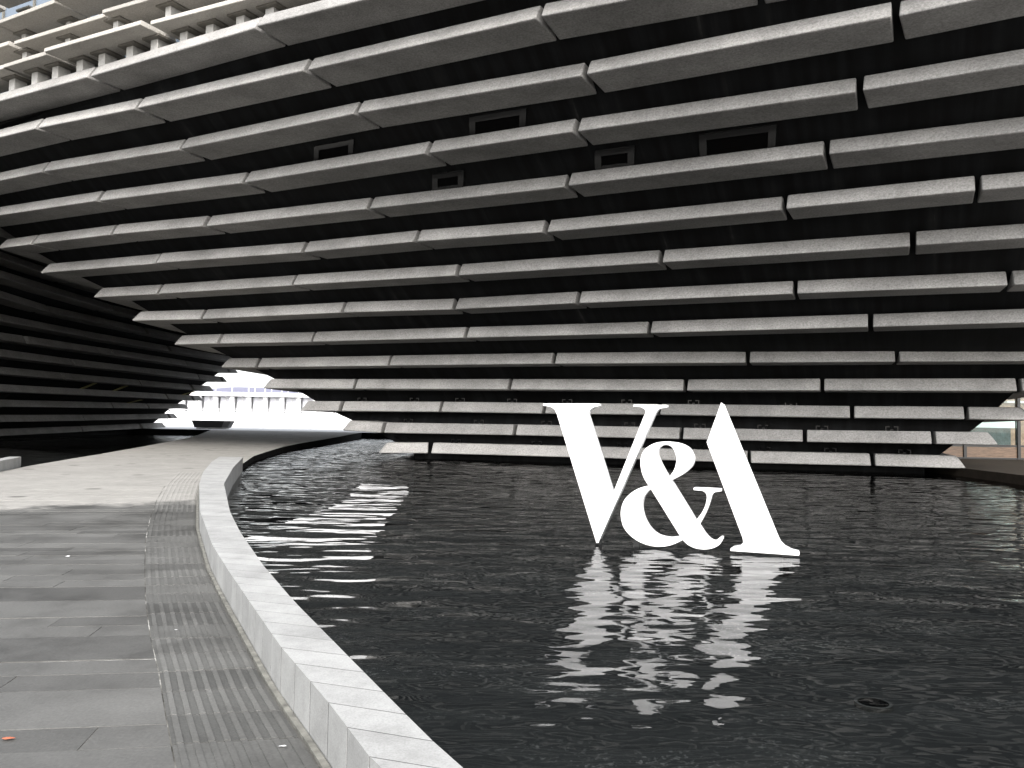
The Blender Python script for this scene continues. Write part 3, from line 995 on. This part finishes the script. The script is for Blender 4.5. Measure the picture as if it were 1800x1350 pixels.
for y in ys:
    xr = interp(PR, y) - 0.02
    xl = -90 if y < 13.0 else interp(PL, y)
    z = deck_z(y) + (SHEET_TOP if y < 20 else SHEET_TOP if y < 26 else 0 + SHEET_TOP * max(0, (30 - y) / 4))
    vs += [(xl, y, z), (xr, y, z), (xl, y, -0.6), (xr, y, -0.6)]
for k in range(len(ys) - 1):
    a, b = 4 * k, 4 * k + 4
    fs += [(a, a + 1, b + 1, b)]
    sk += [(a + 1, a + 3, b + 3, b + 1), (a, b, b + 2, a + 2)]
path = props(mesh_obj('path', vs, fs, 'deck'), kind='structure')
mesh_obj('pool_edge', vs, sk, 'edge', path)

# sunlit plaza behind the camera and an added pool bank, pale to bounce light
pz, pf = [], []
for y in [-60, -20, -6, -2.2, -1.6, -1.0]:
    pz += [(-90, y, -0.002), (90 if y < -2.1 else interp(PR, y) - 0.02, y, -0.002)]
for k in range(5):
    pf.append((2 * k, 2 * k + 1, 2 * k + 3, 2 * k + 2))
props(mesh_obj('plaza', pz, pf, 'plaza'), kind='structure')
props(mesh_obj('bounce_bank', prism([(5.0, 2.0), (9.0, 0.6), (30, -1.0), (90, -1.0), (90, 8), (16, 23.5)], -0.6, 0.0), [tuple(range(6))[::-1], tuple(range(6, 12))] + [(k, (k + 1) % 6, 6 + (k + 1) % 6, 6 + k) for k in range(6)], 'plaza'), kind='structure')

# promenade beyond the passage, pool floor, water, open ground
props(box('promenade', -140, 120, 75.2, 118, -0.8, 0.35, 'prom'), kind='structure')
mesh_obj('pool_edge', box_verts(-95, 60, 75.12, 75.198, -0.7, 0.349), BOXF, 'edge', path)  # black sheet in place of the shade on the promenade's front face
props(mesh_obj('pool_floor', [(-95, -3, -0.45), (60, -3, -0.45), (60, 76, -0.45), (-95, 76, -0.45)], [(0, 1, 2, 3)], 'poolfloor'), kind='structure')
props(mesh_obj('water', [(-95, -3, WATER_Z), (60, -3, WATER_Z), (60, 75.5, WATER_Z), (-95, 75.5, WATER_Z)], [(0, 1, 2, 3)], 'water'), kind='structure')
props(mesh_obj('ground', [(-9000, -9000, -0.9), (9000, -9000, -0.9), (9000, 9000, -0.9), (-9000, 9000, -0.9)], [(0, 1, 2, 3)], 'ground'), kind='structure')

# paving slabs, laid in courses a little askew
ang = math.radians(9)
U = Vector((math.cos(ang), math.sin(ang)))
V = Vector((-math.sin(ang), math.cos(ang)))
CW = 0.27
SE = sorted(STRIP_EDGE, key=lambda p: p[1])
SE = [(-0.35, 1.5), (-0.85, 2.45)] + SE
n_slab = 0
bv, bf = [], []
for k in range(32):
    y_ = 1.3 + 0.48 * k
    bv += [(-0.72 * y_ - 1.6, y_, -0.0045), (interp(SE, y_) + 0.008, y_, -0.0045)]
    if k:
        bf.append((2 * k - 2, 2 * k - 1, 2 * k + 1, 2 * k))
mesh_obj('joint_bed', bv, bf, 'joint', path)


def strip_x(y):
    return interp(SE, y)


v0 = 1.3
va_next = v0
while True:
    cw = rnd.choice((CW, CW, CW, 2 * CW)) if va_next < 7 else CW
    va, vb = va_next, va_next + cw - rnd.choice((0.005, 0.007, 0.010, 0.020))
    va_next += cw
    ymid = va / math.cos(ang) - 1.0
    if va > 17.6 or n_slab > 285:
        break
    # visible reach of this course
    def hit_right(v):
        lo, hi = -20.0, 3.0
        for _ in range(40):
            m = (lo + hi) / 2
            p = U * m + V * v
            if p.x < strip_x(p.y) - 0.004:
                lo = m
            else:
                hi = m
        return lo
    ra, rb = hit_right(va), hit_right(vb)
    right = min(ra, rb)
    py = (U * right + V * va).y
    left_lim = (-0.70 * py - 1.2) / math.cos(ang)
    ends = [max(ra, rb)]
    x = right - rnd.uniform(0.25, 1.4)
    while x > left_lim:
        ends.append(x)
        x -= rnd.choice((0.9, 1.2, 1.35, 1.6, 1.9)) * (1.0 if va < 9 else 1.5)
    ends.append(x)
    for k in range(len(ends) - 1):
        b1, b0 = ends[k], ends[k + 1] + 0.006
        if k == 0:
            q = [U * b0 + V * va, U * ra + V * va, U * rb + V * vb, U * b0 + V * vb]
        else:
            q = [U * b0 + V * va, U * b1 + V * va, U * b1 + V * vb, U * b0 + V * vb]
        dz = rnd.uniform(-0.0012, 0.0015)
        mesh_obj('paving_slab', prism([(p.x, p.y) for p in q], -0.03, dz), BOXF, 'paving', path)
        n_slab += 1

# ribbed corduroy strip along the kerb
KIB = KI


def strip_pt(y, f):
    """f = 0 at the outer edge of the strip, 1 at the kerb"""
    a = strip_x(y)
    b = interp(KIB, y + 0.10) - 0.055
    return Vector((a + (b - a) * f, y + 0.10 * f))


y = 1.6
while y < 21.0:
    ln = 0.33 if y < 9 else 0.5
    y2 = y + ln
    dz = rnd.uniform(-0.001, 0.001)
    vsr, fsr = [], []

    def add(quad, z0, z1):
        k = len(vsr)
        vsr.extend(prism([(p.x, p.y) for p in quad], z0, z1))
        fsr.extend([tuple(i + k for i in f) for f in BOXF])
    e = 0.004
    add([strip_pt(y + e, 0.006), strip_pt(y + e, 0.994), strip_pt(y2 - e, 0.994), strip_pt(y2 - e, 0.006)], -0.03, -0.0015 + dz)
    slab_ = mesh_obj('ribbed_slab', vsr, fsr, 'ribbed', path)
    vsr, fsr = [], []
    for r in range(8):
        c = 0.07 + r * 0.123
        add([strip_pt(y + 0.005, c - 0.026), strip_pt(y + 0.005, c + 0.026), strip_pt(y2 - 0.005, c + 0.026), strip_pt(y2 - 0.005, c - 0.026)], -0.006 + dz, 0.0035 + dz)
    mesh_obj('ribs', vsr, fsr, 'rib', slab_)
    y = y2
# pale sealant along the foot of the kerb
vs, fs = [], []
yy = [1.2 + 0.4 * k for k in range(44)]
for y in yy:
    b = interp(KIB, y)
    w = 0.004 + 0.006 * noise.noise(Vector((0, y * 2.3, 0)))
    vs += [(b - 0.034 - w, y, -0.02), (b - 0.034 - w, y, 0.002), (b - 0.006, y, 0.004), (b - 0.006, y, -0.02)]
for k in range(len(yy) - 1):
    a, b = 4 * k, 4 * k + 4
    fs += [(a, b, b + 1, a + 1), (a + 1, b + 1, b + 2, a + 2), (a + 2, b + 2, b + 3, a + 3)]
mesh_obj('sealant_joint', vs, fs, 'seal', path)

# ------------------------------------------------------------------ granite kerbs
kerb = props(empty('pool_kerb', (-3, 8, 0)), 'long curved kerb of pale granite blocks between the path and the pool with the letters', 'kerb')
KT = 0.227


def kerb_stone(ya, yb, parent, slant=0.12):
    pa, pb = interp(KI, ya), interp(KI, yb)
    oa, ob = interp(KO, ya - slant), interp(KO, yb - slant)
    q = [(pa, ya), (oa, ya - slant), (ob, yb - slant), (pb, yb)]
    return mesh_obj('kerb_stone', prism(q, -0.58, KT + rnd.uniform(-0.0002, 0.0002)), BOXF, 'granite', parent)


y = 0.75
while y < 25.2:
    ln = 0.27 if y < 9 else 0.4
    if y + ln > 25.2:
        ln = 25.2 - y + 0.01
    kerb_stone(y + 0.005, y + ln - 0.005, kerb)
    y += ln

kv, kf = [], []
ky = [0.76 + 0.27 * k for k in range(90)]
for y in ky:
    a_, o_ = interp(KI, y), interp(KO, y - 0.12)
    kv += [(a_ + 0.0008, y, -0.3), (a_ + 0.0008, y, KT - 0.0008), (o_ - 0.0008, y - 0.12, KT - 0.0008), (o_ - 0.0008, y - 0.12, -0.3)]
for k in range(len(ky) - 1):
    for j in range(3):
        kf.append((4 * k + j, 4 * k + 4 + j, 4 * k + 5 + j, 4 * k + 1 + j))
mesh_obj('mortar', kv, kf, 'mortar', kerb)

kerb2 = props(empty('pool_kerb', (-12.6, 20, 0)), 'short run of grey kerb blocks at the left edge of the path, before the dark pool', 'kerb')
K2 = [(-11.95, 17.6), (-12.1, 18.9), (-12.45, 20.2), (-12.85, 21.4), (-13.3, 22.6)]
for a, b in zip(K2, K2[1:]):
    a, b = Vector(a), Vector(b)
    d = (b - a).normalized()
    nn = Vector((-d.y, d.x)) * 0.3
    a2, b2 = a + d * 0.005, b - d * 0.005
    mesh_obj('kerb_stone', prism([tuple(a2), tuple(b2), tuple(b2 + nn), tuple(a2 + nn)], -0.5, 0.25), BOXF, 'granite', kerb2, bevel=0.01)

# ------------------------------------------------------------------ the big white letters
sign = props(empty('letter_sign', (SIGN_POS[0], SIGN_POS[1], WATER_Z), SIGN_ANGLE),
             'large white V&A letters standing on short feet in the dark pool', 'sign')


def letter(name, loops, depth=0.13):
    cu = bpy.data.curves.new(name, 'CURVE')
    cu.dimensions = '2D'
    cu.fill_mode = 'BOTH'
    for lp in loops:
        s = cu.splines.new('POLY')
        s.points.add(len(lp) - 1)
        for p, (x, y_) in zip(s.points, lp):
            p.co = (x, y_, 0, 1)
        s.use_cyclic_u = True
    cu.extrude = depth / 2
    cu.bevel_depth = 0.006
    cu.bevel_resolution = 1
    cu.offset = -0.006
    tmp = bpy.data.objects.new('tmp', cu)
    C.objects.link(tmp)
    dg = bpy.context.evaluated_depsgraph_get()
    me = bpy.data.meshes.new_from_object(tmp.evaluated_get(dg))
    bpy.data.objects.remove(tmp)
    bpy.data.curves.remove(cu)
    me.name = name
    # stand it up: x along the sign, y up, thickness going back from the front face
    for v in me.vertices:
        x, y_, z = v.co
        v.co = (x, depth / 2 - z, y_)
    me.flip_normals() if False else None
    bm = bmesh.new()
    bm.from_mesh(me)
    bmesh.ops.remove_doubles(bm, verts=bm.verts, dist=0.0005)
    bmesh.ops.recalc_face_normals(bm, faces=bm.faces)
    bm.to_mesh(me)
    bm.free()
    me.materials.clear()
    me.materials.append(MAT['white'])
    o = bpy.data.objects.new(name, me)
    C.objects.link(o)
    o.parent = sign
    return o


letter('letter', [LETTER_V])
letter('ampersand', [AMP_OUTER, AMP_UPPER, AMP_LOWER])
letter('letter', [LETTER_A])
for x in (0.0, 0.52, 1.36, 1.82, 2.38):
    o = mesh_obj('foot', box_verts(x - 0.035, x + 0.035, 0.03, 0.10, -0.25, 0.09), BOXF, 'mullion', sign, world=False)

# ------------------------------------------------------------------ lamp in the pool
pl = props(empty('pool_light', (2.43, 5.58, -0.45)), 'round dark light fitting sunk in the floor of the near pool', 'light')


def disc(name, r0, r1, z0, z1, mat, parent, n=28):
    vs, fs = [], []
    for k in range(n):
        a = 2 * math.pi * k / n
        for r, z in ((r0, z0), (r0, z1), (r1, z1), (r1, z0)):
            vs.append((r * math.cos(a), r * math.sin(a), z))
    for k in range(n):
        a, b = 4 * k, 4 * ((k + 1) % n)
        for j in range(4):
            i = (j + 1) % 4
            fs.append((a + j, b + j, b + i, a + i))
    return mesh_obj(name, vs, fs, mat, parent, world=False)


disc('rim', 0.098, 0.118, 0.0, 0.03, 'rim', pl)
disc('lens', 0.0005, 0.097, 0.0, 0.024, 'lens', pl)

# ------------------------------------------------------------------ beyond the passage: flood wall, trough, pavilion, hill
quay = props(empty('flood_wall', (-34, 110, 0.35)), 'bright white panelled wall with a thin rail on top at the far end of the passage', 'wall')
x = -92.0
while x < 12:
    box('wall_panel', x + 0.025, x + 2.085, 110.0, 110.35, 0.36, 2.27, 'quay', quay)
    box('rail_post', x + 1.0, x + 1.06, 110.12, 110.18, 2.275, 2.72, 'rail', quay)
    x += 2.11
for z in (2.46, 2.66):
    box('rail', -92, 12, 110.09, 110.115, z, z + 0.06, 'rail', quay)
tr = props(empty('trough', (-30.0, 80, 0.35)), 'dark flared trough in front of the white far wall', 'planter')


def taper(name, xa, xb, xa2, xb2, y0, y1, z0, z1, mat, parent):
    v = [(xa, y0, z0), (xb, y0, z0), (xb, y1, z0), (xa, y1, z0), (xa2, y0, z1), (xb2, y0, z1), (xb2, y1, z1), (xa2, y1, z1)]
    return mesh_obj(name, v, BOXF, mat, parent)


taper('trough_body', -30.55, -27.95, -30.85, -27.70, 80, 81, 0.50, 1.17, 'quaydark', tr)
taper('trough_end', -27.945, -27.35, -27.695, -26.98, 80, 81, 0.50, 1.17, 'quaygrey', tr)
box('trough_base', -30.4, -27.5, 80.1, 80.9, 0.352, 0.498, 'quay', tr)

pav = props(empty('pavilion', (-48, 160, 0)), 'low white glazed pavilion with a flat roof seen through the passage', 'building')
box('wall', -90, -12, 164, 170, -0.8, 5.6, 'quay', pav)
box('roof', -90.5, -11.5, 159.0, 171, 5.75, 6.5, 'quay', pav)
x = -89.5
while x < -13:
    box('column', x, x + 0.75, 159.6, 160.4, -0.8, 5.745, 'quay', pav)
    w = box('window', x + 0.85, x + 3.1, 161.2, 161.35, -0.8, 5.745, 'pavglass', pav)
    m = box('glazing_bar', x + 1.9, x + 2.05, 161.05, 161.17, -0.8, 5.745, 'rail', w) if False else None
    box('glazing_bar', x + 1.9, x + 2.08, 161.0, 161.15, -0.8, 5.7, 'rail', pav)
    box('roof_post', x + 0.3, x + 0.42, 159.6, 159.75, 6.5, 8.9, 'rail', pav)
    if rnd.random() < 0.6:
        box('roof_post', x + 1.5, x + 1.62, 159.6, 159.75, 6.5, 8.7, 'rail', pav)
    x += 3.2

vs, fs = [], []
nx, ny = 40, 8
for j in range(ny + 1):
    for i in range(nx + 1):
        u, w = i / nx * 2 - 1, j / ny
        h = max(0.0, 1 - u * u) ** 1.2 * math.sin(math.pi * w) * 66
        h *= 1 + 0.12 * noise.noise(Vector((u * 4, w * 2, 0.3)))
        vs.append((-500 + u * 420, 1450 + w * 500, -1 + h))
for j in range(ny):
    for i in range(nx):
        a = j * (nx + 1) + i
        fs.append((a, a + 1, a + nx + 2, a + nx + 1))
props(mesh_obj('hill', vs, fs, 'hill', smooth=True), kind='structure')

# ------------------------------------------------------------------ entrance glazing at the right, lit from inside
props(mesh_obj('terrace', prism([(15.4, 24.0), (60, 8), (60, 52), (17.5, 52), (16.2, 31)], -0.6, 0.1), [tuple(range(5))[::-1], tuple(range(5, 10))] + [(k, (k + 1) % 5, 5 + (k + 1) % 5, 5 + k) for k in range(5)], 'terrace'), kind='structure')
ent = props(empty('entrance_glazing', (23, 40, 0.1)), 'glazed entrance with black mullions and timber lining, right of the dark wing', 'window')
xs = [19.2, 21.85, 24.45, 27.2, 30]
for a, b in zip(xs, xs[1:]):
    box('mullion', a - 0.07, a + 0.07, 39.9, 40.12, 0.1, 5.4, 'mullion', ent)
    box('lower_panel', a + 0.075, b - 0.075, 39.98, 40.04, 0.18, 0.68, 'oak', ent)
    box('pane', a + 0.075, b - 0.075, 39.99, 40.02, 0.80, 5.4, 'glass', ent)
    box('transom', a + 0.072, b - 0.072, 39.95, 40.08, 0.69, 0.79, 'mullion', ent)
    box('sill', a + 0.072, b - 0.072, 39.92, 40.1, 0.1, 0.175, 'mullion', ent)
box('back_wall', 18, 31, 48, 48.2, 0.1, 5.4, 'inwall', ent)
box('floor', 18, 31, 40.2, 48, 0.1, 0.13, 'infloor', ent)
box('ceiling', 18, 31, 39.9, 48.2, 5.41, 5.6, 'inwall', ent)
for k in range(6):
    box('ceiling_lamp', 20.3 + k * 1.6, 20.9 + k * 1.6, 42.5, 43.1, 5.33, 5.405, 'lamp', ent)
    box('wall_shelf', 19.0 + k * 1.9, 20.6 + k * 1.9, 47.6, 47.97, 2.6 + 0.5 * (k % 2), 2.72 + 0.5 * (k % 2), 'cwhite' if k % 2 else 'mullion', ent)
ctr = props(empty('counter', (23, 43, 0.13)), 'pale blue lit counter behind the entrance glass', 'counter')
box('counter_front', 20.4, 25.9, 43, 43.6, 0.13, 1.62, 'cteal', ctr)
box('counter_top', 20.2, 26.1, 42.9, 43.8, 1.625, 2.02, 'cwhite', ctr)

# ------------------------------------------------------------------ litter
def scrap(name, x, y, s, mat, label, cat, group=None, n=7):
    vs = []
    for k in range(n):
        a = 2 * math.pi * k / n
        r = s * rnd.uniform(0.6, 1.1)
        vs.append((x + r * math.cos(a) * 1.5, y + r * math.sin(a), 0.006 + 0.004 * rnd.random()))
    vs.append((x, y, 0.006 + s * 0.35))
    fs = [(k, (k + 1) % n, n) for k in range(n)] + [tuple(range(n))[::-1]]
    return props(mesh_obj(name, vs, fs, mat), label, cat, group)


scrap('fallen_leaf', -2.11, 3.59, 0.02, 'leaf', 'curled orange leaf on wet slabs at the left edge', 'leaf')
GR = 'white scraps of litter on the paving'
for (x, y, s, lb) in ((-4.32, 8.19, 0.018, 'pale scrap lying alone on the slabs well left of the ribbed strip'),
                      (-2.15, 5.44, 0.011, 'white scrap at the outer side of the ribbed strip'),
                      (-1.18, 4.39, 0.010, 'white scrap against the foot of the granite kerb'),
                      (-0.94, 3.56, 0.011, 'yellowish scrap on the nearest ribbed slabs')):
    scrap('litter_scrap', x, y, s, 'paper', lb, 'litter', GR)
